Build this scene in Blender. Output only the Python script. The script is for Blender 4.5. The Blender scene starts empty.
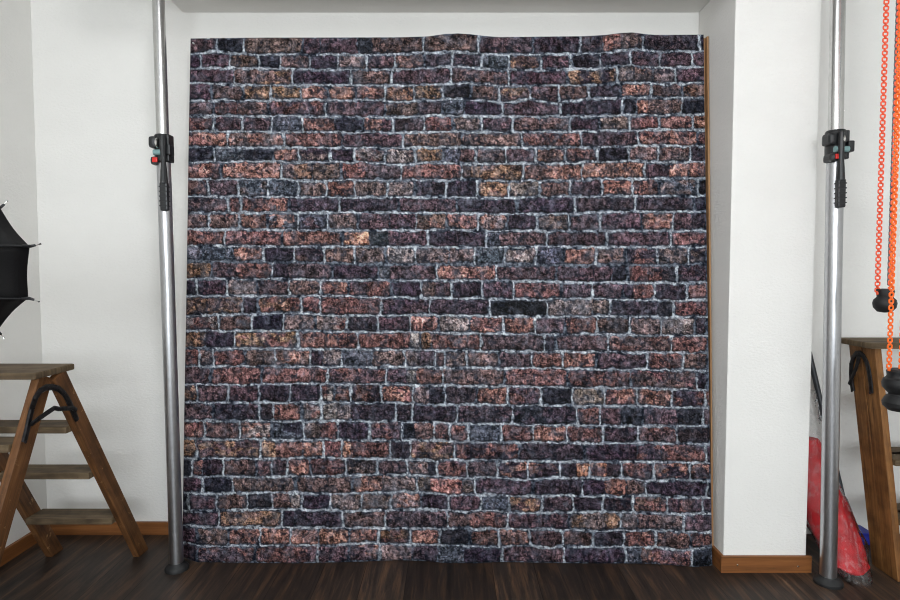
import bpy, bmesh, math, random
import numpy as np
from mathutils import Vector, Matrix, Quaternion

random.seed(7)
SC = bpy.context.scene
COL = SC.collection
PI = math.pi

# ------------------------------------------------------------------ camera
H = 1.16                       # camera height
P = math.atan(0.048)           # looks slightly down
FPX = 600.0                    # focal length in pixels of a 900 px wide frame
CAM = Vector((0, 0, H))
_F = Vector((0, math.cos(P), -math.sin(P)))
_U = Vector((0, math.sin(P), math.cos(P)))
_R = Vector((1, 0, 0))
cd = bpy.data.cameras.new('camera')
cam = bpy.data.objects.new('camera', cd)
COL.objects.link(cam)
cam.location = CAM
cam.rotation_euler = (PI / 2 - P, 0, 0)
cd.sensor_width = 36.0
cd.lens = 24.0
cd.clip_start = 0.05
SC.camera = cam


def ray(px, py):
    return _F + _R * ((px - 450) / FPX) + _U * ((300 - py) / FPX)


def at(px, py, Y):             # point of the sight line at depth Y
    d = ray(px, py)
    return CAM + d * (Y / d.y)


def atx(px, py, X):            # point of the sight line on the plane x = X
    d = ray(px, py)
    return CAM + d * (X / d.x)


def fl(px, py, z=0.0):         # point of the sight line at height z
    d = ray(px, py)
    return CAM + d * ((z - H) / d.z)


# ------------------------------------------------------------------ helpers
def lin(c):
    return tuple((v / 255 / 12.92) if v / 255 <= 0.04045 else ((v / 255 + 0.055) / 1.055) ** 2.4 for v in c)


def tag(o, label=None, cat=None, group=None, kind=None):
    if label: o['label'] = label
    if cat: o['category'] = cat
    if group: o['group'] = group
    if kind: o['kind'] = kind
    return o


def empty(name, loc, label, cat, group=None):
    o = bpy.data.objects.new(name, None)
    COL.objects.link(o)
    o.location = loc
    o.empty_display_size = 0.1
    return tag(o, label, cat, group)


def link_mesh(name, me, m, parent=None, label=None):
    o = bpy.data.objects.new(name, me)
    COL.objects.link(o)
    if m is not None:
        me.materials.append(m)
    if parent is not None:
        o.parent = parent
        w = parent.location if parent.parent is None else parent.parent.location + parent.location
        o.location = (0, 0, 0)
        me.transform(Matrix.Translation(-Vector(w)))
    if label:
        o['label'] = label
    return o


class MB:
    """collects shapes, builds them as one mesh object"""
    def __init__(s):
        s.bm = bmesh.new()
        s.uv = s.bm.loops.layers.uv.new('uv')

    def box(s, lo, hi, bevel=0.0):
        lo, hi = Vector(lo), Vector(hi)
        c = (lo + hi) / 2
        L = (hi - lo)
        ax = max(range(3), key=lambda i: L[i])
        a = Vector((0, 0, 0)); a[ax] = 1
        o1 = Vector((0, 0, 0)); o1[(ax + 1) % 3] = 1
        s.beam(c - a * L[ax] / 2, c + a * L[ax] / 2, L[(ax + 1) % 3], L[(ax + 2) % 3], o1, bevel)
        return s

    def beam(s, p0, p1, w, d, side, bevel=0.0, flat0=None, flat1=None):
        """bar p0-p1; w along side, d across. flat0 / flat1: z of level-cut ends"""
        p0, p1 = Vector(p0), Vector(p1)
        a = (p1 - p0).normalized()
        sd = (Vector(side) - a * Vector(side).dot(a)).normalized()
        t = a.cross(sd)
        vs = []
        for p, fz in ((p0, flat0), (p1, flat1)):
            for i, j in ((-1, -1), (1, -1), (1, 1), (-1, 1)):
                q = p + sd * (w / 2 * i) + t * (d / 2 * j)
                if fz is not None and abs(a.z) > 1e-3:
                    q = q + a * ((fz - q.z) / a.z)
                vs.append(s.bm.verts.new(q))
        fs = [(3, 2, 1, 0), (4, 5, 6, 7), (0, 1, 5, 4), (1, 2, 6, 5), (2, 3, 7, 6), (3, 0, 4, 7)]
        faces = [s.bm.faces.new([vs[i] for i in f]) for f in fs]
        s.bm.normal_update()
        if faces[1].normal.dot(a) < 0:
            for f in faces: f.normal_flip()
        if bevel > 0:
            edges = list({e for f in faces for e in f.edges})
            r = bmesh.ops.bevel(s.bm, geom=edges, offset=bevel, segments=2, affect='EDGES', profile=0.6)
            faces = list({f for v in vs if v.is_valid for f in v.link_faces} | set(r['faces']) | {f for f in faces if f.is_valid})
            seen = set(faces)
            stack = list(faces)
            while stack:
                f = stack.pop()
                for e in f.edges:
                    for g in e.link_faces:
                        if g not in seen:
                            seen.add(g); stack.append(g)
            faces = list(seen)
        for f in faces:
            n = f.normal
            for l in f.loops:
                q = l.vert.co - p0
                v = q.dot(t) if abs(n.dot(sd)) > 0.7 else q.dot(sd) + 0.31
                l[s.uv].uv = (q.dot(a), v)
        return s

    def tube(s, pts, r, n=10, caps=True, closed=False, flat=None):
        """round bar along pts; r a number or a list; flat=(ax, k) squeezes the section along ax"""
        pts = [Vector(p) for p in pts]
        m = len(pts)
        rs = r if isinstance(r, (list, tuple)) else [r] * m
        rings = []
        up = None
        for i, p in enumerate(pts):
            if closed:
                a = (pts[(i + 1) % m] - pts[i - 1]).normalized()
            else:
                a = (pts[min(i + 1, m - 1)] - pts[max(i - 1, 0)]).normalized()
            if up is None:
                up = a.orthogonal().normalized()
            up = (up - a * up.dot(a)).normalized()
            b = a.cross(up)
            ring = []
            for k in range(n):
                th = 2 * PI * k / n
                off = (up * math.cos(th) + b * math.sin(th)) * rs[i]
                if flat:
                    fa = Vector(flat[0]); off = off - fa * (off.dot(fa) * (1 - flat[1]))
                ring.append(s.bm.verts.new(p + off))
            rings.append(ring)
        cnt = m if closed else m - 1
        for i in range(cnt):
            r0, r1 = rings[i], rings[(i + 1) % m]
            for k in range(n):
                f = s.bm.faces.new([r0[k], r0[(k + 1) % n], r1[(k + 1) % n], r1[k]])
                f.smooth = True
        if caps and not closed:
            s.bm.faces.new(rings[0][::-1]); s.bm.faces.new(rings[-1])
        return s

    def lathe(s, base, axis, prof, n=24):
        """prof: list of (radius, height along axis)"""
        base, a = Vector(base), Vector(axis).normalized()
        up = a.orthogonal().normalized(); b = a.cross(up)
        rings = []
        for r, h in prof:
            rings.append([s.bm.verts.new(base + a * h + (up * math.cos(2 * PI * k / n) + b * math.sin(2 * PI * k / n)) * max(r, 1e-4)) for k in range(n)])
        for r0, r1 in zip(rings, rings[1:]):
            for k in range(n):
                f = s.bm.faces.new([r0[k], r0[(k + 1) % n], r1[(k + 1) % n], r1[k]])
                f.smooth = True
        s.bm.faces.new(rings[0][::-1]); s.bm.faces.new(rings[-1])
        return s

    def build(s, name, m, parent=None, label=None, sharp=35):
        bmesh.ops.recalc_face_normals(s.bm, faces=s.bm.faces)
        for e in s.bm.edges:
            if len(e.link_faces) == 2 and e.calc_face_angle(0) > math.radians(sharp):
                e.smooth = False
        me = bpy.data.meshes.new(name)
        s.bm.to_mesh(me); s.bm.free()
        return link_mesh(name, me, m, parent, label)


# ------------------------------------------------------------------ materials
def mat(name):
    m = bpy.data.materials.new(name)
    m.use_nodes = True
    nt = m.node_tree
    b = nt.nodes['Principled BSDF']
    return m, nt, b


def node(nt, typ, **kw):
    n = nt.nodes.new(typ)
    for k, v in kw.items():
        if k.startswith('i_'):
            n.inputs[k[2:].replace('_', ' ')].default_value = v
        else:
            setattr(n, k, v)
    return n


def ramp(nt, stops):
    n = nt.nodes.new('ShaderNodeValToRGB')
    e = n.color_ramp.elements
    while len(e) < len(stops): e.new(0.5)
    for i, (p, c) in enumerate(stops):
        e[i].position = p
        e[i].color = tuple(c) + (1,)
    return n


def simple(name, rgb, rough=0.5, metal=0.0, noise=0.12, scale=40, bump=0.0, spec=0.5):
    m, nt, b = mat(name)
    tc = node(nt, 'ShaderNodeTexCoord')
    nz = node(nt, 'ShaderNodeTexNoise', i_Scale=scale, i_Detail=4.0)
    nt.links.new(tc.outputs['Object'], nz.inputs['Vector'])
    c = lin(rgb)
    r = ramp(nt, [(0.3, tuple(v * (1 - noise) for v in c)), (0.7, tuple(min(1, v * (1 + noise)) for v in c))])
    nt.links.new(nz.outputs['Fac'], r.inputs['Fac'])
    nt.links.new(r.outputs['Color'], b.inputs['Base Color'])
    b.inputs['Roughness'].default_value = rough
    b.inputs['Metallic'].default_value = metal
    b.inputs['Specular IOR Level'].default_value = spec
    if bump > 0:
        bp = node(nt, 'ShaderNodeBump', i_Strength=bump, i_Distance=0.004)
        nt.links.new(nz.outputs['Fac'], bp.inputs['Height'])
        nt.links.new(bp.outputs['Normal'], b.inputs['Normal'])
    return m


def plaster(name, rgb):
    m, nt, b = mat(name)
    tc = node(nt, 'ShaderNodeTexCoord')
    mp = node(nt, 'ShaderNodeMapping')
    mp.inputs['Scale'].default_value = (1, 1, 1.7)
    nt.links.new(tc.outputs['Object'], mp.inputs['Vector'])
    n1 = node(nt, 'ShaderNodeTexNoise', i_Scale=75.0, i_Detail=5.0, i_Roughness=0.6)
    n2 = node(nt, 'ShaderNodeTexNoise', i_Scale=3.0, i_Detail=3.0)
    for n in (n1, n2):
        nt.links.new(mp.outputs['Vector'], n.inputs['Vector'])
    c = lin(rgb)
    r = ramp(nt, [(0.3, tuple(v * 0.96 for v in c)), (0.7, c)])
    nt.links.new(n2.outputs['Fac'], r.inputs['Fac'])
    nt.links.new(r.outputs['Color'], b.inputs['Base Color'])
    bp = node(nt, 'ShaderNodeBump', i_Strength=0.35, i_Distance=0.006)
    nt.links.new(n1.outputs['Fac'], bp.inputs['Height'])
    nt.links.new(bp.outputs['Normal'], b.inputs['Normal'])
    b.inputs['Roughness'].default_value = 0.85
    b.inputs['Specular IOR Level'].default_value = 0.2
    return m


def wood(name, dark, mid, light, rough=0.6, sx=3.0, sy=60.0, stain=True, coord='UV', bump=0.3, worn=None):
    """grain runs along U"""
    m, nt, b = mat(name)
    tc = node(nt, 'ShaderNodeTexCoord')
    oi = node(nt, 'ShaderNodeObjectInfo')
    mul = node(nt, 'ShaderNodeMath', operation='MULTIPLY'); mul.inputs[1].default_value = 37.0
    nt.links.new(oi.outputs['Random'], mul.inputs[0])
    mp = node(nt, 'ShaderNodeMapping')
    mp.inputs['Scale'].default_value = (sx, sy, sy)
    nt.links.new(tc.outputs[coord], mp.inputs['Vector'])
    n1 = node(nt, 'ShaderNodeTexNoise', noise_dimensions='4D', i_Scale=1.0, i_Detail=6.0, i_Roughness=0.65, i_Distortion=0.6)
    nt.links.new(mp.outputs['Vector'], n1.inputs['Vector'])
    nt.links.new(mul.outputs[0], n1.inputs['W'])
    n2 = node(nt, 'ShaderNodeTexNoise', noise_dimensions='4D', i_Scale=14.0, i_Detail=4.0)
    nt.links.new(tc.outputs[coord], n2.inputs['Vector'])
    nt.links.new(mul.outputs[0], n2.inputs['W'])
    r = ramp(nt, [(0.28, lin(dark)), (0.5, lin(mid)), (0.74, lin(light))])
    nt.links.new(n1.outputs['Fac'], r.inputs['Fac'])
    out = r.outputs['Color']
    if stain:
        r2 = ramp(nt, [(0.33, (0.38, 0.34, 0.3)), (0.56, (1, 1, 1))])
        nt.links.new(n2.outputs['Fac'], r2.inputs['Fac'])
        mx = node(nt, 'ShaderNodeMix', data_type='RGBA', blend_type='MULTIPLY')
        mx.inputs['Factor'].default_value = 0.8
        nt.links.new(out, mx.inputs['A']); nt.links.new(r2.outputs['Color'], mx.inputs['B'])
        out = mx.outputs['Result']
    if worn:
        n3 = node(nt, 'ShaderNodeTexNoise', noise_dimensions='4D', i_Scale=32.0, i_Detail=6.0, i_Roughness=0.7)
        nt.links.new(tc.outputs[coord], n3.inputs['Vector']); nt.links.new(mul.outputs[0], n3.inputs['W'])
        r3 = ramp(nt, [(0.61, (0, 0, 0)), (0.68, (1, 1, 1))])
        nt.links.new(n3.outputs['Fac'], r3.inputs['Fac'])
        mx = node(nt, 'ShaderNodeMix', data_type='RGBA')
        nt.links.new(r3.outputs['Color'], mx.inputs['Factor'])
        nt.links.new(out, mx.inputs['A']); mx.inputs['B'].default_value = lin(worn) + (1,)
        out = mx.outputs['Result']
    nt.links.new(out, b.inputs['Base Color'])
    bp = node(nt, 'ShaderNodeBump', i_Strength=bump, i_Distance=0.002)
    nt.links.new(n1.outputs['Fac'], bp.inputs['Height'])
    nt.links.new(bp.outputs['Normal'], b.inputs['Normal'])
    b.inputs['Roughness'].default_value = rough
    b.inputs['Specular IOR Level'].default_value = 0.35
    return m


def floor_mat():
    m, nt, b = mat('dark_floorboards')
    tc = node(nt, 'ShaderNodeTexCoord')
    rot = node(nt, 'ShaderNodeMapping')
    rot.inputs['Rotation'].default_value = (0, 0, PI / 2)
    nt.links.new(tc.outputs['Object'], rot.inputs['Vector'])
    br = node(nt, 'ShaderNodeTexBrick', offset=0.37, i_Scale=1.0)
    br.inputs['Brick Width'].default_value = 1.3
    br.inputs['Row Height'].default_value = 0.165
    br.inputs['Mortar Size'].default_value = 0.0015
    br.inputs['Color1'].default_value = (0.62, 0.6, 0.6, 1)
    br.inputs['Color2'].default_value = (1.25, 1.22, 1.2, 1)
    br.inputs['Mortar'].default_value = (0.25, 0.25, 0.25, 1)
    nt.links.new(rot.outputs['Vector'], br.inputs['Vector'])
    mp = node(nt, 'ShaderNodeMapping')
    mp.inputs['Scale'].default_value = (34, 2.4, 1)
    nt.links.new(tc.outputs['Object'], mp.inputs['Vector'])
    n1 = node(nt, 'ShaderNodeTexNoise', i_Scale=1.0, i_Detail=7.0, i_Roughness=0.68, i_Distortion=0.5)
    nt.links.new(mp.outputs['Vector'], n1.inputs['Vector'])
    r = ramp(nt, [(0.3, lin((24, 20, 19))), (0.5, lin((52, 42, 36))), (0.62, lin((80, 60, 45))), (0.76, lin((118, 92, 70)))])
    nt.links.new(n1.outputs['Fac'], r.inputs['Fac'])
    mx = node(nt, 'ShaderNodeMix', data_type='RGBA', blend_type='MULTIPLY')
    mx.inputs['Factor'].default_value = 1.0
    nt.links.new(r.outputs['Color'], mx.inputs['A']); nt.links.new(br.outputs['Color'], mx.inputs['B'])
    nt.links.new(mx.outputs['Result'], b.inputs['Base Color'])
    bp = node(nt, 'ShaderNodeBump', i_Strength=0.25, i_Distance=0.002)
    nt.links.new(n1.outputs['Fac'], bp.inputs['Height'])
    nt.links.new(bp.outputs['Normal'], b.inputs['Normal'])
    b.inputs['Roughness'].default_value = 0.5
    b.inputs['Specular IOR Level'].default_value = 0.3
    return m


WALL = plaster('white_plaster', (233, 231, 227))
CEIL = plaster('ceiling_white', (228, 228, 226))
FLOOR = floor_mat()
OAK = wood('brown_oak_trim', (86, 52, 26), (123, 76, 39), (152, 99, 55), rough=0.5, stain=False, sx=2, sy=45, bump=0.1)
LADWOOD = wood('old_ladder_wood', (60, 37, 20), (104, 68, 38), (134, 92, 56), rough=0.6, worn=(170, 132, 88))
HONEY = wood('honey_ladder_wood', (70, 44, 22), (128, 86, 46), (164, 118, 68), rough=0.6, worn=(84, 56, 34))
STEPWOOD = wood('grey_worn_step_wood', (68, 55, 41), (99, 83, 62), (130, 111, 85), rough=0.75, worn=(70, 50, 35))
BATTEN = wood('pale_board_wood', (128, 94, 62), (156, 118, 82), (178, 140, 102), rough=0.6, stain=False)
ALU = simple('brushed_aluminium', (205, 205, 204), rough=0.24, metal=1.0, noise=0.05, scale=60)
ALUD = simple('satin_aluminium', (190, 191, 194), rough=0.3, metal=1.0, noise=0.05, scale=60)
BLKPL = simple('black_plastic', (28, 29, 31), rough=0.42, noise=0.2)
BLKRUB = simple('black_rubber', (22, 22, 23), rough=0.6, noise=0.2)
REDPL = simple('red_plastic', (200, 32, 26), rough=0.35)
TEAL = simple('teal_plastic', (120, 150, 150), rough=0.4)
STEEL = simple('steel', (215, 215, 212), rough=0.25, metal=1.0, noise=0.05)
IRON = simple('black_iron', (38, 36, 37), rough=0.5, metal=0.6, noise=0.4, scale=90, bump=0.3)
ORANGE = simple('orange_plastic', (250, 112, 34), rough=0.4, noise=0.08)
ORRED = simple('orange_red_plastic', (250, 96, 58), rough=0.4, noise=0.08)
CHAINSHADE = simple('grey_chain_shade', (96, 96, 100), rough=0.45)
UMB = simple('black_umbrella_cloth', (17, 17, 18), rough=0.6, noise=0.25, scale=300, bump=0.1, spec=0.25)
REDFAB = simple('red_fabric', (186, 10, 24), rough=0.6, noise=0.3, scale=18)
BLUE = simple('blue_plastic', (34, 44, 150), rough=0.4)
DGREY = simple('dark_grey_metal', (58, 60, 64), rough=0.4, metal=0.3)
WHITE = simple('white_label', (205, 205, 205), rough=0.5, noise=0.02)


def clear_plastic():
    m, nt, b = mat('clear_plastic_film')
    nt.nodes.remove(b)
    out = nt.nodes['Material Output']
    tr = node(nt, 'ShaderNodeBsdfTransparent'); tr.inputs['Color'].default_value = (0.98, 0.98, 0.98, 1)
    gl = node(nt, 'ShaderNodeBsdfGlossy'); gl.inputs['Roughness'].default_value = 0.12
    gl.inputs['Color'].default_value = (0.9, 0.9, 0.92, 1)
    df = node(nt, 'ShaderNodeBsdfDiffuse'); df.inputs['Color'].default_value = (0.75, 0.75, 0.77, 1)
    tc = node(nt, 'ShaderNodeTexCoord')
    mp = node(nt, 'ShaderNodeMapping'); mp.inputs['Scale'].default_value = (1, 1, 0.6)
    mp.inputs['Rotation'].default_value = (0.3, 0.5, 0)
    nt.links.new(tc.outputs['Object'], mp.inputs['Vector'])
    nz = node(nt, 'ShaderNodeTexNoise', i_Scale=16.0, i_Detail=3.0, i_Distortion=1.2)
    nt.links.new(mp.outputs['Vector'], nz.inputs['Vector'])
    bp = node(nt, 'ShaderNodeBump', i_Strength=1.0, i_Distance=0.02)
    nt.links.new(nz.outputs['Fac'], bp.inputs['Height'])
    nt.links.new(bp.outputs['Normal'], gl.inputs['Normal'])
    fr = node(nt, 'ShaderNodeFresnel', i_IOR=1.36)
    nt.links.new(bp.outputs['Normal'], fr.inputs['Normal'])
    m1 = node(nt, 'ShaderNodeMixShader')
    n2 = node(nt, 'ShaderNodeTexNoise', i_Scale=30.0, i_Detail=3.0, i_Distortion=1.5)
    nt.links.new(mp.outputs['Vector'], n2.inputs['Vector'])
    rr_ = ramp(nt, [(0.52, (0.015,) * 3), (0.66, (0.15,) * 3), (0.72, (0.02,) * 3)])
    nt.links.new(n2.outputs['Fac'], rr_.inputs['Fac'])
    nt.links.new(rr_.outputs['Color'], m1.inputs[0])
    nt.links.new(tr.outputs[0], m1.inputs[1]); nt.links.new(df.outputs[0], m1.inputs[2])
    m2 = node(nt, 'ShaderNodeMixShader')
    nt.links.new(fr.outputs[0], m2.inputs[0])
    nt.links.new(m1.outputs[0], m2.inputs[1]); nt.links.new(gl.outputs[0], m2.inputs[2])
    nt.links.new(m2.outputs[0], out.inputs['Surface'])
    return m


FILM = clear_plastic()

# ------------------------------------------------------------------ room
WY = 2.60                                    # back wall
WL = at(39, 260, WY).x                       # left wall
WR = 2.75
CZ = 2.62
Y0 = -2.6


def struct(name, mb, m):
    return tag(mb.build(name, m), kind='structure')


struct('floor', MB().box((WL - 0.15, Y0, -0.1), (WR + 0.15, WY + 0.15, 0)), FLOOR)
struct('ceiling', MB().box((WL - 0.15, Y0, CZ), (WR + 0.15, WY + 0.15, CZ + 0.1)), CEIL)
struct('wall_back', MB().box((WL - 0.15, WY, 0), (WR + 0.15, WY + 0.15, CZ)), WALL)
struct('wall_left', MB().box((WL - 0.15, Y0, 0), (WL, WY, CZ)), WALL)
struct('wall_right', MB().box((WR, Y0, 0), (WR + 0.15, WY, CZ)), WALL)

PY = fl(760, 573).y + 0.012                  # front of the pillar
PXL = 1.056
PXR = (at(820, 0, PY).x + at(808, 556, PY).x) / 2
struct('wall_pillar', MB().box((PXL, PY, 0), (PXR, WY, CZ), 0.004), WALL)
BXL = at(183, 20, WY).x
struct('trim_1', MB().box((BXL, 1.96, 2.255), (PXL, WY, CZ), 0.004), WALL)          # boxed beam over the niche

# window wall behind the camera
WX0, WX1, WZ0, WZ1 = -1.35, 1.75, 0.95, 2.25
fw_ = MB()
fw_.box((WL - 0.15, Y0 - 0.15, 0), (WX0, Y0, CZ))
fw_.box((WX1, Y0 - 0.15, 0), (WR + 0.15, Y0, CZ))
fw_.box((WX0, Y0 - 0.15, 0), (WX1, Y0, WZ0))
fw_.box((WX0, Y0 - 0.15, WZ1), (WX1, Y0, CZ))
struct('wall_front', fw_, WALL)
wf = MB()
for x_ in (WX0, (WX0 + WX1) / 2 - 0.03, WX1 - 0.06):
    wf.box((x_, Y0 - 0.11, WZ0), (x_ + 0.06, Y0 - 0.05, WZ1), 0.004)
wf.box((WX0 + 0.06, Y0 - 0.11, WZ0), (WX1 - 0.06, Y0 - 0.05, WZ0 + 0.06), 0.004)
wf.box((WX0 + 0.06, Y0 - 0.11, WZ1 - 0.06), (WX1 - 0.06, Y0 - 0.05, WZ1), 0.004)

# baseboards
bh = at(100, 522.5, WY - 0.014).z
struct('baseboard_left', MB().box((WL, Y0, 0), (WL + 0.014, WY, bh), 0.002), OAK)
struct('baseboard_back', MB().box((WL + 0.014, WY - 0.014, 0), (-1.02, WY, bh), 0.002), OAK)
pbz = at(760, 556.5, PY - 0.012).z
pb = MB()
pb.box((PXL - 0.013, PY - 0.013, 0), (PXR + 0.016, PY, pbz), 0.002)
pb.box((PXL - 0.013, PY, 0), (PXL, PY + 0.12, pbz), 0.002)
trim = struct('baseboard_pillar', pb, OAK)
for px, py in ((737.5, 565), (798, 566.5)):
    p = at(px, py, PY - 0.013)
    MB().lathe(p, (0, -1, 0), [(0.0035, -0.002), (0.0035, 0.0005), (0.0022, 0.0016)], 12).build('screw', STEEL, trim, 'small steel screw head')

# ------------------------------------------------------------------ brick-print backdrop
XS_TOP = [(186, 38.6), (191, 38.5), (260, 37.6), (330, 37.5), (400, 37.3), (428, 36.4), (445, 34), (458, 33.4), (470, 34.2), (485, 36), (500, 37.2), (540, 36.6), (585, 36.2), (605, 35), (620, 33), (632, 32.4), (645, 34), (655, 34.9), (704, 34.6), (710, 34.6)]
XS_BOT = [(180, 556.5), (184, 557), (190, 559.6), (197, 562), (240, 562.8), (300, 563.3), (340, 562.2), (370, 561.2), (398, 560), (425, 561), (445, 562.8), (475, 563.2), (500, 561.9), (540, 562.6), (580, 563.3), (650, 563.6), (675, 565.2), (695, 567), (707, 566), (714, 565)]
BEDS = [
 [(190,54),(212,51.7),(255,54.7),(330,55.2),(387,54.7),(437,53),(458,51.7),(482,54.7),(560,54.7),(602,53.5),(613,51.3),(638,49.8),(655,51.7),(705,51.3)],
 [(190,69.2),(212,68.3),(285,68.8),(320,69.7),(387,70),(420,69),(437,67.5),(462,67),(485,69.7),(560,70.3),(597,69),(630,65.8),(663,68),(704,67.3)],
 [(190,83),(222,84.2),(255,85.5),(320,85.5),(387,85.8),(437,85),(455,83.5),(470,83.8),(502,86.3),(535,85),(577,85.3),(597,85.3),(617,83.3),(647,83),(663,84.2),(704,83)],
 [(190,100.8),(320,100.5),(370,100),(395,102.5),(440,100),(465,98.6),(500,103),(532,100),(555,103.2),(565,101.7),(600,98.8),(633,98),(704,98.7)],
 [(190,116.2),(297,116.3),(330,117.2),(392,117.8),(440,115.5),(462,116.6),(570,116.7),(602,115.8),(663,115),(704,114.3)],
 [(190,131.5),(330,132.3),(400,132.5),(480,132.2),(560,132),(640,130.5),(704,130)],
 [(190,147.5),(320,148.2),(400,148.3),(470,147.4),(560,148),(600,147),(650,146.2),(704,146.2)],
 [(190,162.5),(270,161.5),(305,163),(362,162.5),(395,165),(430,163),(475,164),(560,163.7),(605,162),(630,161.2),(663,162.8),(704,161.7)],
 [(190,179.5),(272,179.6),(322,181.3),(345,180),(412,180.5),(475,180.3),(510,181.3),(577,180.5),(604,179),(704,178.7)],
 [(190,196.7),(290,197),(330,197.6),(460,197.3),(500,198.3),(545,197),(600,196.3),(640,196.7),(704,196)],
 [(190,212.8),(305,213),(330,212.3),(400,213),(470,213.6),(530,214.5),(575,214.3),(602,212.3),(704,211.7)],
 [(190,229.7),(297,230.2),(390,230.4),(450,230),(500,231),(560,231.5),(605,231),(704,230.8)],
 [(190,246.2),(247,246.2),(320,247),(370,247),(440,247.3),(510,247.5),(553,246.7),(600,247.5),(704,246.7)],
 [(190,261.8),(247,262),(290,262.8),(337,263.7),(370,264.7),(460,264.5),(502,265),(560,265.3),(605,265),(647,265.8),(704,264)],
 [(190,279.5),(290,279.5),(330,280),(430,280.5),(500,281.3),(560,282.3),(600,283),(660,283),(704,282.7)],
 [(190,296.2),(290,296.4),(335,296.3),(370,297.2),(420,298.2),(475,298.5),(540,299.7),(580,298.5),(630,300),(664,300.8),(706,300.5)],
 [(190,315.5),(230,315),(265,313.7),(300,313.7),(337,315.8),(420,315),(475,316.2),(510,317),(600,316.7),(630,317),(673,317.8),(706,317)],
 [(190,331.3),(280,330.9),(322,331.5),(340,332.5),(420,332.2),(475,333.8),(530,334.2),(600,334.2),(640,335.3),(697,336)],
 [(185,348.7),(280,348.7),(330,349.5),(400,350),(470,351),(530,351.7),(600,352),(647,353),(706,352.8)],
 [(185,366.7),(265,366.3),(310,366.5),(330,367.5),(400,367.3),(470,368.2),(550,368.5),(600,369.7),(650,369.8),(706,371)],
 [(185,384.5),(247,385),(297,383.4),(335,385),(387,384.5),(440,385.8),(500,386.8),(560,387.5),(600,388),(640,388),(680,389.7),(706,390)],
 [(185,402.5),(280,403),(337,402.5),(390,403.5),(430,405),(475,404.7),(520,405.5),(600,405.8),(640,406.7),(706,408)],
 [(185,420.8),(280,421.6),(330,421.4),(420,421.9),(452,424),(475,424.2),(530,425),(575,426),(645,426.2),(706,426.6)],
 [(185,438.7),(222,440),(250,439.3),(280,440),(337,440),(390,440.5),(430,440.2),(460,441.8),(510,442.5),(560,442.5),(600,443.8),(650,443.4),(706,445)],
 [(190,458.3),(240,459.2),(300,458.8),(337,458.3),(380,458.8),(415,460.3),(475,460.3),(530,461.7),(600,462),(650,462.2),(706,463.3)],
 [(190,476.7),(240,477.3),(290,476.2),(335,476),(385,474.8),(420,475.8),(450,477.8),(470,478.2),(492,477),(525,480.5),(560,477.5),(600,478.2),(622,478),(647,481.5),(672,480),(706,481.5)],
 [(190,493.3),(275,493.2),(320,494),(385,493),(415,492),(445,495.8),(475,495.2),(530,496.2),(600,496),(622,496.7),(642,495.3),(665,496.7),(706,498)],
 [(190,510.8),(235,510.8),(250,509.7),(325,510),(345,511.2),(387,510.5),(420,508.7),(445,510.5),(468,512.4),(485,510.5),(512,512.8),(560,512.8),(600,512),(630,512.5),(665,514.5),(706,514)],
 [(190,525.5),(205,527.5),(320,528),(370,527.8),(440,528.7),(475,529),(490,528),(515,529.7),(580,530.5),(597,531.2),(622,530),(655,530.5),(680,532.5),(706,532.5)],
 [(185,543.3),(205,546.2),(247,546.2),(300,545),(330,545.4),(362,543.3),(400,544.5),(470,546),(497,547.5),(527,545),(552,548.5),(567,546.8),(645,547.5),(687,550),(706,548)],
]
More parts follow.
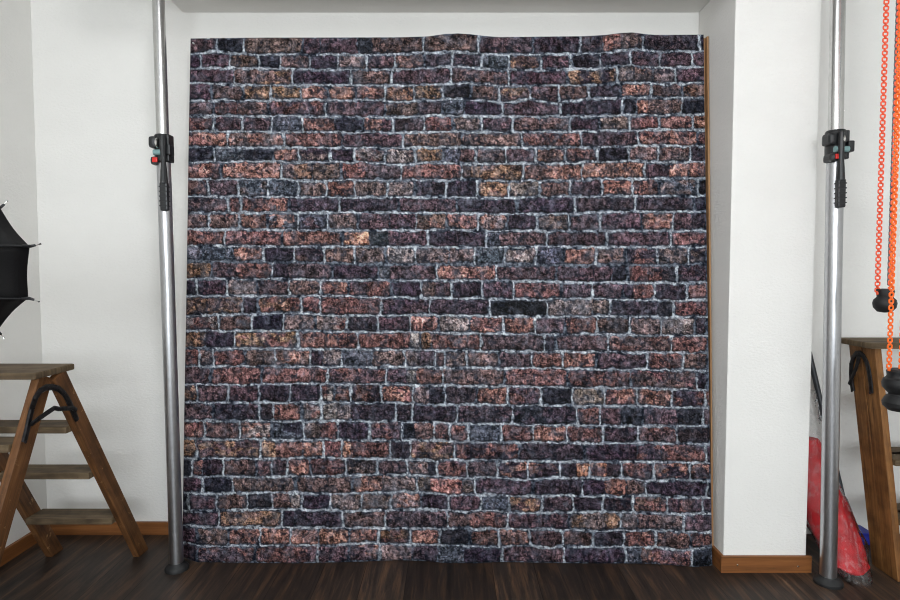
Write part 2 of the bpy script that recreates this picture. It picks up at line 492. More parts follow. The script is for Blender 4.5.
# each course of the printed bricks: right end, colour (+ patch colour), ! dark joint, ~ no joint; pale c and O also hold painted fold highlights
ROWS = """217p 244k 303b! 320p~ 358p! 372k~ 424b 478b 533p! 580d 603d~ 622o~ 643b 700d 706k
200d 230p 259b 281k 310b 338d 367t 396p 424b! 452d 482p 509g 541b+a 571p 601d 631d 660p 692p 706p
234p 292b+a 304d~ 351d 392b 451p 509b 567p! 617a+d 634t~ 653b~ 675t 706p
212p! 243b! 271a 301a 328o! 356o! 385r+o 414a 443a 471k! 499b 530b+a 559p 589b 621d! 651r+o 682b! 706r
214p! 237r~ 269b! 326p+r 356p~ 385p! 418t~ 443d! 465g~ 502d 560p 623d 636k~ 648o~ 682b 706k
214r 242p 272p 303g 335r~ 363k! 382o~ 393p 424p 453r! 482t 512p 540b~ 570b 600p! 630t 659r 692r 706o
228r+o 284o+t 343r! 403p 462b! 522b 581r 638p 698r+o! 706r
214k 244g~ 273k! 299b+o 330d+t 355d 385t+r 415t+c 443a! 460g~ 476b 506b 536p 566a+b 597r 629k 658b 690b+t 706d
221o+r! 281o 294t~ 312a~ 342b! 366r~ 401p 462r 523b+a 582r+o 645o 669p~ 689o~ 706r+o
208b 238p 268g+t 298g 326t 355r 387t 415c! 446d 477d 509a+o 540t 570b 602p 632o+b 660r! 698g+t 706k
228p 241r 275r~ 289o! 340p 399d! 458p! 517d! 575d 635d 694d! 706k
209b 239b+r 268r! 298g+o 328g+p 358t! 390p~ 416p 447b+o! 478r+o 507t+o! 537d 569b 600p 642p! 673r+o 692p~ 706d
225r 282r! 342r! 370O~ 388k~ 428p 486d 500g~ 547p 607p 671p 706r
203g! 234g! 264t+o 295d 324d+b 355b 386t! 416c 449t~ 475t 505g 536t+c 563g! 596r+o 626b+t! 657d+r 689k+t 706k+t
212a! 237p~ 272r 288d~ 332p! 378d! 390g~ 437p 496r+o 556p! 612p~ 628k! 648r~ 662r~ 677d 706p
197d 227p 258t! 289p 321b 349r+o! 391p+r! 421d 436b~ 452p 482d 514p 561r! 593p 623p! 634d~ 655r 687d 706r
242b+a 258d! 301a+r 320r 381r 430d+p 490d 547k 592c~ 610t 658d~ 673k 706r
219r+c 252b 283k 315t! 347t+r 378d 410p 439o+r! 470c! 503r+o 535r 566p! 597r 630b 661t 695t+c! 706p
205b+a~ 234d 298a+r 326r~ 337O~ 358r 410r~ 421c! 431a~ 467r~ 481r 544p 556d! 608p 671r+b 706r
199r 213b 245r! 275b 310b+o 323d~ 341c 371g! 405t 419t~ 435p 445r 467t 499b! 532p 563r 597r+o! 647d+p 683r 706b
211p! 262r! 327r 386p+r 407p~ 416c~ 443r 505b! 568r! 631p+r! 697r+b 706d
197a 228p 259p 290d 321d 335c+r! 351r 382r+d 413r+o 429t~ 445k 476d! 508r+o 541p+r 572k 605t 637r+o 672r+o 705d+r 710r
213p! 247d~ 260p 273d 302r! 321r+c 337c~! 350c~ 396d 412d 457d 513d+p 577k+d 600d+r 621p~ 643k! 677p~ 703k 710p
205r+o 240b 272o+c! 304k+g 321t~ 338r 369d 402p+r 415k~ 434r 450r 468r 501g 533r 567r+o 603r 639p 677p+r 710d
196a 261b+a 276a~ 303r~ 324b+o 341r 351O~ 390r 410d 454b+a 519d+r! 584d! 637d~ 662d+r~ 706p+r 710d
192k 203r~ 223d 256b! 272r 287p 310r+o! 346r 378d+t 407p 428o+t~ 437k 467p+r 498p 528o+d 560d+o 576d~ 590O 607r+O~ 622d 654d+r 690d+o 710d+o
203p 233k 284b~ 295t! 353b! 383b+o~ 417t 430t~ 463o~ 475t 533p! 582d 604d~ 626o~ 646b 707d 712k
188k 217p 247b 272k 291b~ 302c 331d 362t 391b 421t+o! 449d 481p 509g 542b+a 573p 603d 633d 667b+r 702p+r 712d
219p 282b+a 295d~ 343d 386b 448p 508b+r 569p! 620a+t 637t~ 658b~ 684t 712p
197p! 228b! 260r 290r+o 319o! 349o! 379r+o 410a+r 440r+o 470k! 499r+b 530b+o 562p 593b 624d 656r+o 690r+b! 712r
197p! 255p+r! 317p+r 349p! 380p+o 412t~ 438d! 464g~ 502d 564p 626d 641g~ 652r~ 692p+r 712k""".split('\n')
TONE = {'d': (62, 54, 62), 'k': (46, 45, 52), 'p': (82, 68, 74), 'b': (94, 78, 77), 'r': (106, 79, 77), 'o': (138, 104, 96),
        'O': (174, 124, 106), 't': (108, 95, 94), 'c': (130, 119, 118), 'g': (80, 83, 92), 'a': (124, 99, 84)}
RNG = np.random.default_rng(11)


def vnoise(x, y, seed):
    r = np.random.default_rng(seed)
    G = 512
    g = r.random((G, G)).astype(np.float32)
    xi = np.floor(x).astype(np.int64); yi = np.floor(y).astype(np.int64)
    fx = (x - xi).astype(np.float32); fy = (y - yi).astype(np.float32)
    fx = fx * fx * (3 - 2 * fx); fy = fy * fy * (3 - 2 * fy)
    xi %= G; yi %= G
    x1 = (xi + 1) % G; y1 = (yi + 1) % G
    return (g[yi, xi] * (1 - fx) + g[yi, x1] * fx) * (1 - fy) + (g[y1, xi] * (1 - fx) + g[y1, x1] * fx) * fy


def fbm(x, y, s, seed, octs=3, gain=0.6):
    t = 0; a = 1; w = 0
    for o in range(octs):
        t = t + a * vnoise(x / s * 2 ** o + 17.3 * o, y / s * 2 ** o + 5.1 * o, seed + o)
        w += a; a *= gain
    return t / w                                  # 0..1


def sst(a, b, x):
    t = np.clip((x - a) / (b - a), 0, 1)
    return t * t * (3 - 2 * t)


def interp(tab, x):
    return np.interp(x, [p[0] for p in tab], [p[1] for p in tab])


def brick_print(X, Y):
    """colour of the printed cloth (display values 0..255) at print coordinates X, Y"""
    wx = X + 3.4 * (fbm(X, Y, 9, 100, 3) - 0.5)
    wy = Y + 3.0 * (fbm(X, Y, 9, 200, 3) - 0.5)
    curves = [interp(XS_TOP, X)] + [interp(b, X) for b in BEDS] + [interp(XS_BOT, X)]
    C = np.stack(curves)                           # (32, H, W)
    row = np.clip((wy[None] > C[1:-1]).sum(0), 0, 30)
    up = np.take_along_axis(C, row[None], 0)[0]
    dn = np.take_along_axis(C, (row + 1)[None], 0)[0]
    du = wy - up; dd = dn - wy
    du = np.where(row == 0, du + 1.2, du); dd = np.where(row == 30, dd + 1.2, dd)
    dl = np.full(X.shape, 9.0); dr = np.full(X.shape, 9.0)
    ml = np.zeros(X.shape); mr = np.zeros(X.shape)
    base = np.zeros(X.shape + (3,)); patch = np.zeros(X.shape + (3,)); pw = np.zeros(X.shape)
    rnd = np.zeros(X.shape)
    for k, line in enumerate(ROWS):
        ends, cols, pats, jt = [], [], [], []
        for it in line.split():
            j = 'l'
            while it[-1] in '!~':
                j = it[-1] if it[-1] == '~' or j == 'l' else j
                it = it[:-1]
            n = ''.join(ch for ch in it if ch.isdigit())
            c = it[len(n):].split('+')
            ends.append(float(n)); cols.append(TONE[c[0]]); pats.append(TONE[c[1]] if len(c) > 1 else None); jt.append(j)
        e = np.array(ends)
        m = row == k
        x = wx[m]
        i = np.clip(np.searchsorted(e, x), 0, len(e) - 1)
        le = np.concatenate([[150], e])
        soft = np.array([j == '~' for j in jt]); lite = np.array([j == 'l' for j in jt], float)
        lsoft = np.concatenate([[True], soft]); llite = np.concatenate([[0], lite])
        soft[-1] = True
        dl[m] = np.where(lsoft[i], 1.3 + (x - le[i]), x - le[i])
        dr[m] = np.where(soft[i], 1.3 + (e[i] - x), e[i] - x)
        ml[m] = np.where(lsoft[i], 0, llite[i]); mr[m] = np.where(soft[i], 0, lite[i])
        tint = RNG.normal(0, 1, (len(e), 4))
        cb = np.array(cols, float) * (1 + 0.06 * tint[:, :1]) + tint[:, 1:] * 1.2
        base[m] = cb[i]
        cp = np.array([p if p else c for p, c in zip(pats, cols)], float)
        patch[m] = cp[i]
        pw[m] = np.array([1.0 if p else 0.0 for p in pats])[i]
        rnd[m] = (RNG.random(len(e)) * 50)[i]
    # brick face: a rounded box, ragged
    rag = 2.6 * (fbm(X, Y, 6.5, 300, 2) - 0.5) + 1.6 * (fbm(X, Y, 2.4, 310, 2) - 0.5)
    ex = np.minimum(dl, dr) - 1.25; ey = np.minimum(du - 1.35, dd - 1.75)
    cr = 2.4
    qx = np.maximum(cr - ex, 0); qy = np.maximum(cr - ey, 0)
    inside = np.minimum(np.minimum(ex, ey), cr - np.sqrt(qx * qx + qy * qy)) + rag
    face = sst(-0.45, 0.55, inside)
    # printed brick colour with grain and flakes
    xo = X + rnd * 31.7; yo = Y + rnd * 13.1
    pm = sst(0.46, 0.56, fbm(xo, yo * 1.4, 11, 400, 3)) * pw
    col = base * (1 - pm[..., None]) + patch * pm[..., None]
    g1 = fbm(xo, yo * 1.3, 9, 500, 3); g2 = fbm(X, Y, 2.8, 600, 3, 0.75)
    g3 = RNG.normal(0, 1, X.shape)
    rid = 1 - np.abs(2 * fbm(xo, yo * 1.5, 7, 620, 3, 0.7) - 1)          # 0..1, peaks along creases
    lum = 0.98 + 0.9 * (g1 - 0.5) + 1.1 * (g2 - 0.5) + 0.26 * g3
    lum += 0.7 * (fbm(xo * 2.2, yo * 0.45, 3.5, 800, 2) - 0.5)
    col = col * np.clip(lum, 0.3, 2.2)[..., None]
    crease = sst(0.90, 0.985, rid)[..., None]
    col = col * (1 - 0.62 * crease)
    fl_ = sst(0.57, 0.68, fbm(xo, yo, 5.0, 900, 3, 0.75))[..., None]
    col = col + fl_ * (np.array([40, 32, 31]) * (0.25 + 0.75 * base[..., :1] / 115))
    pit = sst(0.36, 0.27, fbm(X, Y, 3.0, 1000, 2))[..., None]
    col = col * (1 - 0.7 * pit) + pit * 0.7 * np.array([29, 31, 40])
    # lime film: cool grey veil, mostly towards the arrises
    near = sst(5.0, 0.0, inside)
    veil = np.clip(sst(0.42, 0.66, fbm(X, Y, 7, 960, 3)) * (0.12 + 0.5 * near), 0, 1)[..., None]
    col = col * (1 - veil) + veil * np.array([92, 96, 108]) * np.clip(0.85 + 1.4 * (g2 - 0.5), 0.3, 1.7)[..., None]
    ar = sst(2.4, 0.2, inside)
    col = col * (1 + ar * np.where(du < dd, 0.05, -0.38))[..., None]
    # joints: dark recess, grey bedding, bright ragged lime in the core
    gm = np.clip(0.5 + 2.9 * (fbm(X, Y, 3.4, 1200, 3, 0.85) - 0.5), 0, 1)[..., None]
    gap = np.array([27, 31, 40.]) * (1 - gm) + np.array([108, 115, 126.]) * gm
    mort = np.array([190, 197, 205.]) * np.clip(0.62 + 1.0 * (g2 - 0.3) + 0.08 * g3, 0.4, 1.25)[..., None]
    hv = fbm(X, Y, 13, 1300, 3); hw = 0.5 + 2.9 * np.clip(hv - 0.36, 0, 1) + 1.1 * (fbm(X, Y, 2.2, 1310, 2) - 0.5)
    bedd = np.where(dd < du, dd, du + 0.3)
    bedd = np.where((row == 30) & (dd < du), dd + 1.0, bedd)
    dark_bed = ((row == 13) & (dd < du)) | ((row == 14) & (du < dd))
    wbed = sst(hw + 0.6, hw - 0.2, np.abs(bedd)) * sst(0.28, 0.40, fbm(X * 0.7, Y, 7, 1400, 3))
    wbed = wbed * np.where(dark_bed, 0.3, 1.0)
    jw = 0.45 + 1.7 * np.clip(fbm(X, Y, 8, 1500, 2) - 0.3, 0, 1) + 0.9 * (fbm(X, Y, 2.2, 1510, 2) - 0.5)
    wv = np.maximum(ml * sst(jw + 0.6, jw - 0.2, dl), mr * sst(jw + 0.6, jw - 0.2, dr)) * sst(0.12, 0.28, fbm(X, Y, 6, 1600, 2))
    crumb = np.clip(0.72 + 2.2 * (fbm(X, Y, 1.9, 1550, 2, 0.8) - 0.42) + 0.12 * g3, 0, 1)
    w = np.clip(np.maximum(wbed, wv) * crumb, 0, 1)[..., None]
    joint = gap * (1 - w) + mort * w
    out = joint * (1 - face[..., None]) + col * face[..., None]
    smear = (sst(0.64, 0.76, fbm(X, Y, 12, 1700, 4)) * 0.35)[..., None]
    out = out * (1 - smear) + smear * np.array([112, 115, 124]) * (0.5 + 1.0 * g2[..., None])
    out = 72 + (out - 72) * 1.25
    return np.clip(out, 9, 250)


NX, NY = 940, 960
u = np.linspace(0, 1, NX)[None, :]; v = np.linspace(0, 1, NY)[:, None]
XL = np.interp(v, [0, 0.2, 0.45, 0.75, 0.95, 1], [190.6, 188.6, 186.8, 184.0, 182.6, 183.6])
XR = np.interp(v, [0, 0.2, 0.45, 0.75, 1], [703.6, 705.0, 707.2, 709.8, 712.2])
GX = XL + (XR - XL) * u
GY = interp(XS_TOP, GX) * (1 - v) + interp(XS_BOT, GX) * v
# hanging depth: pinned near the wall at the top, foot drawn forward on the floor
YT = 2.50
tana = (300 - XS_BOT[0][1])
yb = interp(XS_BOT, GX)
k = (300 - yb) / FPX
dz = -math.sin(P) + k * math.cos(P); dy = math.cos(P) + k * math.sin(P)
YB = -(H - 0.003) / dz * dy
GD = YT * (1 - v) + YB * v
wr = 0.010 * (fbm(GX, GY * 0.7, 95, 41, 2) - 0.5) + 0.006 * (fbm(GX * 1.6, GY * 0.5, 45, 43, 2) - 0.5)
wr = wr - 0.006 * np.exp(-((GX - 331) / 4.5) ** 2) * sst(300, 340, GY) * sst(470, 400, GY)
wr = wr - 0.006 * np.exp(-((GX - 414) / 4.5) ** 2) * sst(300, 330, GY) * sst(440, 390, GY)
wr = wr - 0.018 * (np.exp(-((GX - 455) / 16) ** 2) + np.exp(-((GX - 628) / 18) ** 2)) * np.exp(-((GY - 34) / 16) ** 2)
GD = GD + (wr - 0.004) * sst(0, 0.015, 1 - v)
kk = (300 - GY) / FPX
dz = -math.sin(P) + kk * math.cos(P); dy = math.cos(P) + kk * math.sin(P)
T = GD / dy
co = np.stack([T * (GX - 450) / FPX, GD, H + T * dz], -1).reshape(-1, 3)
rgb = brick_print(GX, GY).reshape(-1, 3) / 255
CLOTH_GAIN = 0.74
rgbl = np.where(rgb <= 0.04045, rgb / 12.92, ((rgb + 0.055) / 1.055) ** 2.4) * CLOTH_GAIN
me = bpy.data.meshes.new('backdrop')
nv = NX * NY
idx = np.arange(nv).reshape(NY, NX)
quads = np.stack([idx[:-1, :-1], idx[1:, :-1], idx[1:, 1:], idx[:-1, 1:]], -1).reshape(-1, 4)
me.vertices.add(nv); me.vertices.foreach_set('co', co.astype(np.float32).ravel())
nf = len(quads)
me.loops.add(nf * 4); me.loops.foreach_set('vertex_index', quads.astype(np.int32).ravel())
me.polygons.add(nf); me.polygons.foreach_set('loop_start', np.arange(0, nf * 4, 4, dtype=np.int32))
me.polygons.foreach_set('use_smooth', np.ones(nf, bool))
at_ = me.color_attributes.new('print', 'FLOAT_COLOR', 'POINT')
at_.data.foreach_set('color', np.concatenate([rgbl, np.ones((nv, 1))], 1).astype(np.float32).ravel())
me.update(calc_edges=True); me.validate()


def print_mat():
    m, nt, b = mat('brick_print_cloth')
    a = node(nt, 'ShaderNodeAttribute', attribute_name='print')
    tc = node(nt, 'ShaderNodeTexCoord')
    nz = node(nt, 'ShaderNodeTexNoise', i_Scale=420.0, i_Detail=3.0, i_Roughness=0.7)
    nt.links.new(tc.outputs['Object'], nz.inputs['Vector'])
    r = ramp(nt, [(0.25, (0.55, 0.55, 0.57)), (0.5, (1, 1, 1)), (0.75, (1.5, 1.48, 1.48))])
    nt.links.new(nz.outputs['Fac'], r.inputs['Fac'])
    mx = node(nt, 'ShaderNodeMix', data_type='RGBA', blend_type='MULTIPLY'); mx.inputs['Factor'].default_value = 1.0
    nt.links.new(a.outputs['Color'], mx.inputs['A']); nt.links.new(r.outputs['Color'], mx.inputs['B'])
    nt.links.new(mx.outputs['Result'], b.inputs['Base Color'])
    b.inputs['Roughness'].default_value = 0.55
    b.inputs['Specular IOR Level'].default_value = 0.06
    return m


cloth = bpy.data.objects.new('photo_backdrop', me)
COL.objects.link(cloth)
me.materials.append(print_mat())
tag(cloth, 'large cloth backdrop printed with dark weathered brick wall hanging in the niche', 'backdrop')
pp = at(193.4, 43.2, 2.488)
MB().lathe(pp, (0, -1, 0), [(0.003, -0.006), (0.003, 0.004), (0.0018, 0.0055)], 10).build('pin', WHITE, cloth, 'small white pin head')

# thin wooden board the cloth is stretched over
bt, bb = YT + 0.012, 2.375
zt = at(500, 37.9, bt).z


def slab(x0, x1, ya, yb, z1, th):
    mb = MB()
    ring = [Vector((x0, ya, z1)), Vector((x1, ya, z1)), Vector((x1, yb, 0.0)), Vector((x0, yb, 0.0))]
    t = Vector((0, th, 0))
    vs = [mb.bm.verts.new(p) for p in ring] + [mb.bm.verts.new(p + t) for p in ring]
    for f in ((0, 1, 2, 3), (7, 6, 5, 4), (0, 4, 5, 1), (1, 5, 6, 2), (2, 6, 7, 3), (3, 7, 4, 0)):
        mb.bm.faces.new([vs[i] for i in f])
    for f in mb.bm.faces:
        for l in f.loops:
            l[mb.uv].uv = (l.vert.co.z, l.vert.co.x)
    return mb


bd = empty('backing_board', (0.04, 2.38, 0), 'thin light brown wooden board behind the brick backdrop, its edge showing beside the pillar', 'board')
slab(at(206, 39, bt).x, 1.0455, bt, bb, zt, 0.014).build('panel', BATTEN, bd)
slab(1.0458, 1.0524, bt - 0.022, bb - 0.034, zt - 0.002, 0.04).build('edge_strip', BATTEN, bd)


# ------------------------------------------------------------------ telescopic poles
def autopole(top_px, mid_y, bot_px, Y, label, foot_py, r_up, r_lo, lev_dx):
    top, bot = at(top_px[0], top_px[1], Y), at(bot_px[0], bot_px[1], Y)
    a = (top - bot).normalized()
    foot = bot + a * ((0 - bot.z) / a.z)
    ceil_ = bot + a * ((CZ - bot.z) / a.z)

    def on(py):                                    # point of the axis seen at image row py
        lo, hi = 0.0, 1.0
        A, B = ceil_, foot
        for _ in range(40):
            m = (lo + hi) / 2
            q = A.lerp(B, m) - CAM
            y = 300 - FPX * q.dot(_U) / q.dot(_F)
            if y < py: lo = m
            else: hi = m
        return A.lerp(B, lo)
    root = empty('autopole', foot, label, 'pole')
    root['group'] = 'telescopic poles'
    s = Y / 2.3
    n = 28
    joint = on(mid_y)
    MB().lathe(foot, a, [(r_lo * 0.9, 0.0), (r_lo * 1.75, 0.0), (r_lo * 1.75, 0.010), (r_lo * 1.55, 0.018), (r_lo * 1.2, 0.024), (r_lo * 1.1, 0.03)], 32).build('foot', BLKRUB, root)
    MB().lathe(foot + a * 0.02, a, [(r_lo, 0), (r_lo, (joint - foot).length - 0.02)], 32).build('lower_tube', ALUD, root)
    MB().lathe(joint, a, [(r_up, -0.02), (r_up, (ceil_ - joint).length - 0.03)], 32).build('upper_tube', ALU, root)
    MB().lathe(ceil_ - a * 0.032, a, [(r_up * 1.1, 0), (r_up * 1.7, 0.012), (r_up * 1.7, 0.031)], 32).build('top_pad', BLKRUB, root)
    # lock: two jaws, a clamp ring, a lever with a ribbed grip
    side = Vector((1, 0, 0)); fw = Vector((0, -1, 0))
    R = r_lo
    e = MB()
    e.lathe(on(mid_y + 26), a, [(R * 1.02, 0), (R * 1.2, 0.004), (R * 1.2, 0.098), (R * 1.08, 0.104)], 24)
    e.box(on(mid_y + 12) + Vector((R * 0.7, -R * 0.9, -0.05)), on(mid_y + 12) + Vector((R * 1.25, R * 0.9, 0.052)), 0.005)
    lock = e.build('lock_collar', BLKPL, root)
    c = on(mid_y + 7)
    MB().box(c + Vector((-R * 1.6, -R * 1.45, -0.02)), c + Vector((-R * 0.4, R * 0.5, 0.024)), 0.012).build('upper_jaw', BLKPL, root)
    c2 = on(mid_y + 26)
    MB().box(c2 + Vector((-R * 1.4, -R * 1.45, -0.012)), c2 + Vector((-R * 0.3, R * 0.5, 0.02)), 0.012).build('lower_jaw', BLKPL, root)
    c3 = on(mid_y + 14)
    MB().box(c3 + Vector((R * 0.8, -R * 1.35, -0.02)), c3 + Vector((R * 1.6, R * 0.2, 0.02)), 0.005).build('hinge_block', BLKPL, root)
    MB().lathe(on(mid_y + 17) + Vector((-R * 0.9, -R * 1.2, 0)), (1, 0, 0), [(0.004, 0), (0.011, 0.002), (0.011, R * 1.75), (0.004, R * 1.8)], 16).build('clamp_pin', TEAL, root, 'pale teal grey pin')
    MB().box(c2 + Vector((-R * 0.95, -R * 1.65, -0.004)), c2 + Vector((-R * 0.2, -R * 1.35, 0.014)), 0.003).build('release_button', REDPL, root, 'red button')
    cc = on(mid_y + 8) + Vector((-R * 0.3, -R * 1.4, 0))
    MB().lathe(cc, (1, 0, 0), [(0.016, 0), (0.019, 0.002), (0.019, 0.007), (0.016, 0.009)], 20).build('clamp_ring', STEEL, root, 'bright steel ring')
    lev = MB()
    lx = Vector((lev_dx * R, -R * 1.6, 0))
    lev.tube([on(mid_y + 1) + lx, on(mid_y + 10) + lx, on(mid_y + 26) + lx, on(mid_y + 36) + lx, on(mid_y + 48) + lx],
             [0.010, 0.012, 0.009, 0.012, 0.014], 10)
    lo_ = lev.build('lever', BLKPL, root)
    g = MB()
    p0, p1 = on(mid_y + 47) + lx, on(mid_y + 75) + lx
    g.beam(p0, p1, 0.029, 0.02, (1, 0, 0), 0.006)
    for i in range(5):
        q = p0.lerp(p1, 0.15 + 0.17 * i)
        g.box(q + Vector((-0.0155, -0.0115, -0.002)), q + Vector((0.0155, 0.0115, 0.002)))
    g.build('grip', BLKPL, lo_)
    return root


autopole((158.4, 0), 137, (176.6, 560), 2.285, 'silver telescopic pole left of the brick backdrop, behind it the bare left wall', 567, 0.0222, 0.0252, 0.72)
autopole((837.9, 0), 134, (828.2, 575), fl(828, 583).y, 'silver telescopic pole right of the white pillar, in front of the red bag', 585, 0.0245, 0.0282, -0.3)


# ------------------------------------------------------------------ step ladders
def proj(q):
    d = q - CAM
    return 450 + FPX * d.dot(_R) / d.dot(_F), 300 - FPX * d.dot(_U) / d.dot(_F)


def step_ladder(at_top, a_foot, b_top, b_foot, span, tp, plat, step_rows, label, bracket, stay, rail_wood=LADWOOD):
    """a: rear frame, b: front frame; points are the centre lines of the rails of the visible side"""
    base = (a_foot + b_foot) / 2 + span / 2
    base.z = 0
    root = empty('step_ladder', base, label, 'ladder', 'wooden step ladders')
    W, D = tp
    inw = 1 if span.x > 0 else -1
    for (t, f) in ((at_top, a_foot), (b_top, b_foot)):
        for k in (0, 1):
            MB().beam(f + span * k, t + span * k, W, D, (1, 0, 0), 0.003, flat0=0.0005).build('rail', rail_wood, root)
    MB().box(plat[0], plat[1], 0.006).build('platform', STEPWOOD, root, 'greyish worn top board')
    for (t, f, rows, sgn) in ((at_top, a_foot, step_rows, -1), (b_top, b_foot, step_rows, -1)):
        for z in rows:
            q = f.lerp(t, z / t.z)
            lo = Vector((min(q.x, q.x + span.x) + W / 2, q.y - 0.052, z - 0.024))
            hi = Vector((max(q.x, q.x + span.x) - W / 2, q.y + 0.048, z))
            MB().box(lo, hi, 0.003).build('step', STEPWOOD, root, 'greyish worn step board')
    br = MB()
    br.tube(bracket, 0.0105, 8, flat=((1, 0, 0), 0.55))
    for p in bracket[::3]:
        br.lathe(p + Vector((0.004 * -inw, 0, 0)), (-inw, 0, 0), [(0.005, 0), (0.005, 0.002), (0.003, 0.004)], 10)
    br.build('hinge_strap', IRON, root, 'curved black iron strap')
    sb = MB()
    sb.tube(stay, 0.008, 8, flat=((1, 0, 0), 0.6))
    sb.build('stay_bar', IRON, root, 'black iron stay')
    return root


# open ladder on the left
a_f = fl(141, 553); a_f.x -= 0.0
a_t = at(56, 374, 1.978)
b_t = at(43, 374, 1.938)
b_t.z = a_t.z
b_f = Vector((-1.385, 1.62, 0))
span = Vector((-0.355, 0, 0))
zs = []
for row in (517, 472.5, 427):
    best = min((abs(proj(a_f.lerp(a_t, t / 200))[1] - row), t / 200) for t in range(201))[1]
    zs.append(a_f.lerp(a_t, best).z + 0.018)
rx = (a_t.x + b_t.x) / 2
ptop = a_t.z + 0.024
xr = at(75, 368, 2.055).x
plat = ((rx - 0.445, 1.855, ptop - 0.022), (xr, 2.055, ptop))


def side_x(q):                                     # outer face of the visible rails near depth y
    xs = [f.x + (t.x - f.x) * (q.z - f.z) / (t.z - f.z) for t, f in ((a_t, a_f), (b_t, b_f))]
    return (max(xs) if abs(q.y - 1.957) < 0.09 else xs[0] if q.y > 1.957 else xs[1]) + 0.013 + 0.006


def on_side(px, py):
    X = -1.30
    for _ in range(6):
        q = atx(px, py, X)
        X = side_x(q)
    return atx(px, py, X)


bra = [on_side(*p) for p in ((24, 442), (27, 430), (29.5, 418), (32, 408), (35.5, 398), (40, 391), (46, 387.5), (52, 387), (58, 388.5), (63, 392.5), (67, 398), (70, 404), (73, 411), (77, 420))]
stay = [on_side(*p) + Vector((0.009, 0, 0)) for p in ((29, 424), (36, 418.5), (44, 413), (51.5, 408), (56, 409), (64, 408.5), (70, 408), (73.5, 410))]
step_ladder(a_t, a_f, b_t, b_f, span, (0.026, 0.064), plat, zs,
            'old brown wooden step ladder standing open below the black umbrella', bra, stay)

# nearly closed ladder on the right
a_t2, a_f2 = Vector((1.645, 2.41, 0.866)), Vector((1.685, 2.29, 0))
b_t2, b_f2 = Vector((1.645, 2.33, 0.866)), Vector((1.685, 2.222, 0))
span2 = Vector((0.38, 0, 0))
plat2 = ((1.600, 2.27, 0.864), (2.10, 2.47, 0.887))


def on_side2(px, py):
    X = 1.64
    for _ in range(5):
        q = atx(px, py, X)
        X = 1.685 - 0.04 * q.z / 0.866 - 0.013 - 0.005
    return atx(px, py, X)


bra2 = [on_side2(*p) for p in ((853, 391), (851.5, 382), (851, 372), (851.5, 364), (853.5, 357), (856.7, 353), (860, 353), (863.5, 356), (866.5, 362), (868.5, 369), (869.8, 377), (870.8, 385), (871.3, 393))]
stay2 = [on_side2(*p) + Vector((-0.009, 0, 0)) for p in ((851.5, 384), (855, 376), (858, 369), (860, 362), (861, 356))]
step_ladder(a_t2, a_f2, b_t2, b_f2, span2, (0.026, 0.07), plat2, [0.23, 0.45, 0.66],
            'old brown wooden step ladder nearly folded shut, right of the red bag', bra2, stay2, HONEY)


# ------------------------------------------------------------------ black umbrella on its stand
def umbrella():
    Y = 1.36
    R = 0.149
    C = at(-22, 268, Y)
    ax = Vector((-0.2, -0.98, 0.0)).normalized()           # towards the crown
    e1 = Vector((0, 0, 1)); e1 = (e1 - ax * e1.dot(ax)).normalized()
    e2 = ax.cross(e1)
    dep = 0.26
    N = 8
    ph0 = PI / 8 - 0.07

    def pt(th, s, sag=0.0):                                  # s: 0 rim .. 1 crown
        r = R * math.cos(s * PI / 2) ** 0.9
        return C + (e1 * math.cos(th) + e2 * math.sin(th)) * (r - sag) + ax * (dep * math.sin(s * PI / 2))
    root = empty('photo_umbrella', (-1.16, Y - 0.10, 0), 'black octagonal photo umbrella at the left edge above the ladder', 'umbrella')
    bm = MB()
    M, S = 8, 10
    grid = []
    for k in range(N * M):
        th = ph0 + 2 * PI * k / (N * M)
        f = (k % M) / M
        w = math.sin(PI * f)
        rib_in = 1 - math.cos(PI / N) / math.cos(2 * PI / N * (f - 0.5))
        colm = []
        for j in range(S):
            s = j / S
            r = R * math.cos(s * PI / 2) ** 0.9
            sag = r * rib_in + (0.005 * w) * (1 - s)
            p = pt(th, s, sag)
            colm.append(bm.bm.verts.new(p))
        grid.append(colm)
    top = bm.bm.verts.new(C + ax * dep)
    for k in range(N * M):
        a, b = grid[k], grid[(k + 1) % (N * M)]
        for j in range(S - 1):
            f = bm.bm.faces.new([a[j], b[j], b[j + 1], a[j + 1]]); f.smooth = True
        bm.bm.faces.new([a[-1], b[-1], top]).smooth = True
    can = bm.build('canopy', UMB, root, sharp=60)
    sol = can.modifiers.new('thick', 'SOLIDIFY'); sol.thickness = 0.0015
    for k in range(N):
        th = ph0 + 2 * PI * k / N
        rad = e1 * math.cos(th) + e2 * math.sin(th)
        pts = [pt(th, s, -0.002) for s in (0.95, 0.8, 0.6, 0.45, 0.3, 0.15, 0.05, 0)]
        tip = pts[-1] + rad * 0.008 - ax * 0.006
        rb = MB().tube(pts, 0.0022, 6).build('rib', BLKPL, root)
        MB().tube([pts[-2] , pts[-1], tip], [0.0032, 0.0036, 0.0026], 8).build('rib_cap', BLKPL, rb)
        MB().tube([tip, tip + rad * 0.006 - ax * 0.003, tip + rad * 0.010 - ax * 0.004], [0.0013, 0.0013, 0.0022], 8).build('rib_tip', STEEL, rb, 'bare metal tip')
    MB().tube([C + ax * (dep + 0.03), C + ax * 0.02], 0.004, 10).build('shaft', STEEL, root)
    hub = C + ax * (dep + 0.012)
    st = Vector((hub.x - 0.03, hub.y - 0.02, 0))
    MB().tube([hub, (st.x, st.y, hub.z)], 0.012, 10).build('bracket', BLKPL, root)
    MB().tube([(st.x, st.y, 0.12), (st.x, st.y, hub.z + 0.04)], 0.011, 12).build('stand_tube', BLKPL, root)
    for k in range(3):
        t = 2 * PI * k / 3 + 0.6
        MB().tube([(st.x, st.y, 0.42), (st.x + 0.28 * math.cos(t), st.y + 0.28 * math.sin(t), 0.008)], 0.008, 8).build('stand_leg', BLKPL, root)
    return root


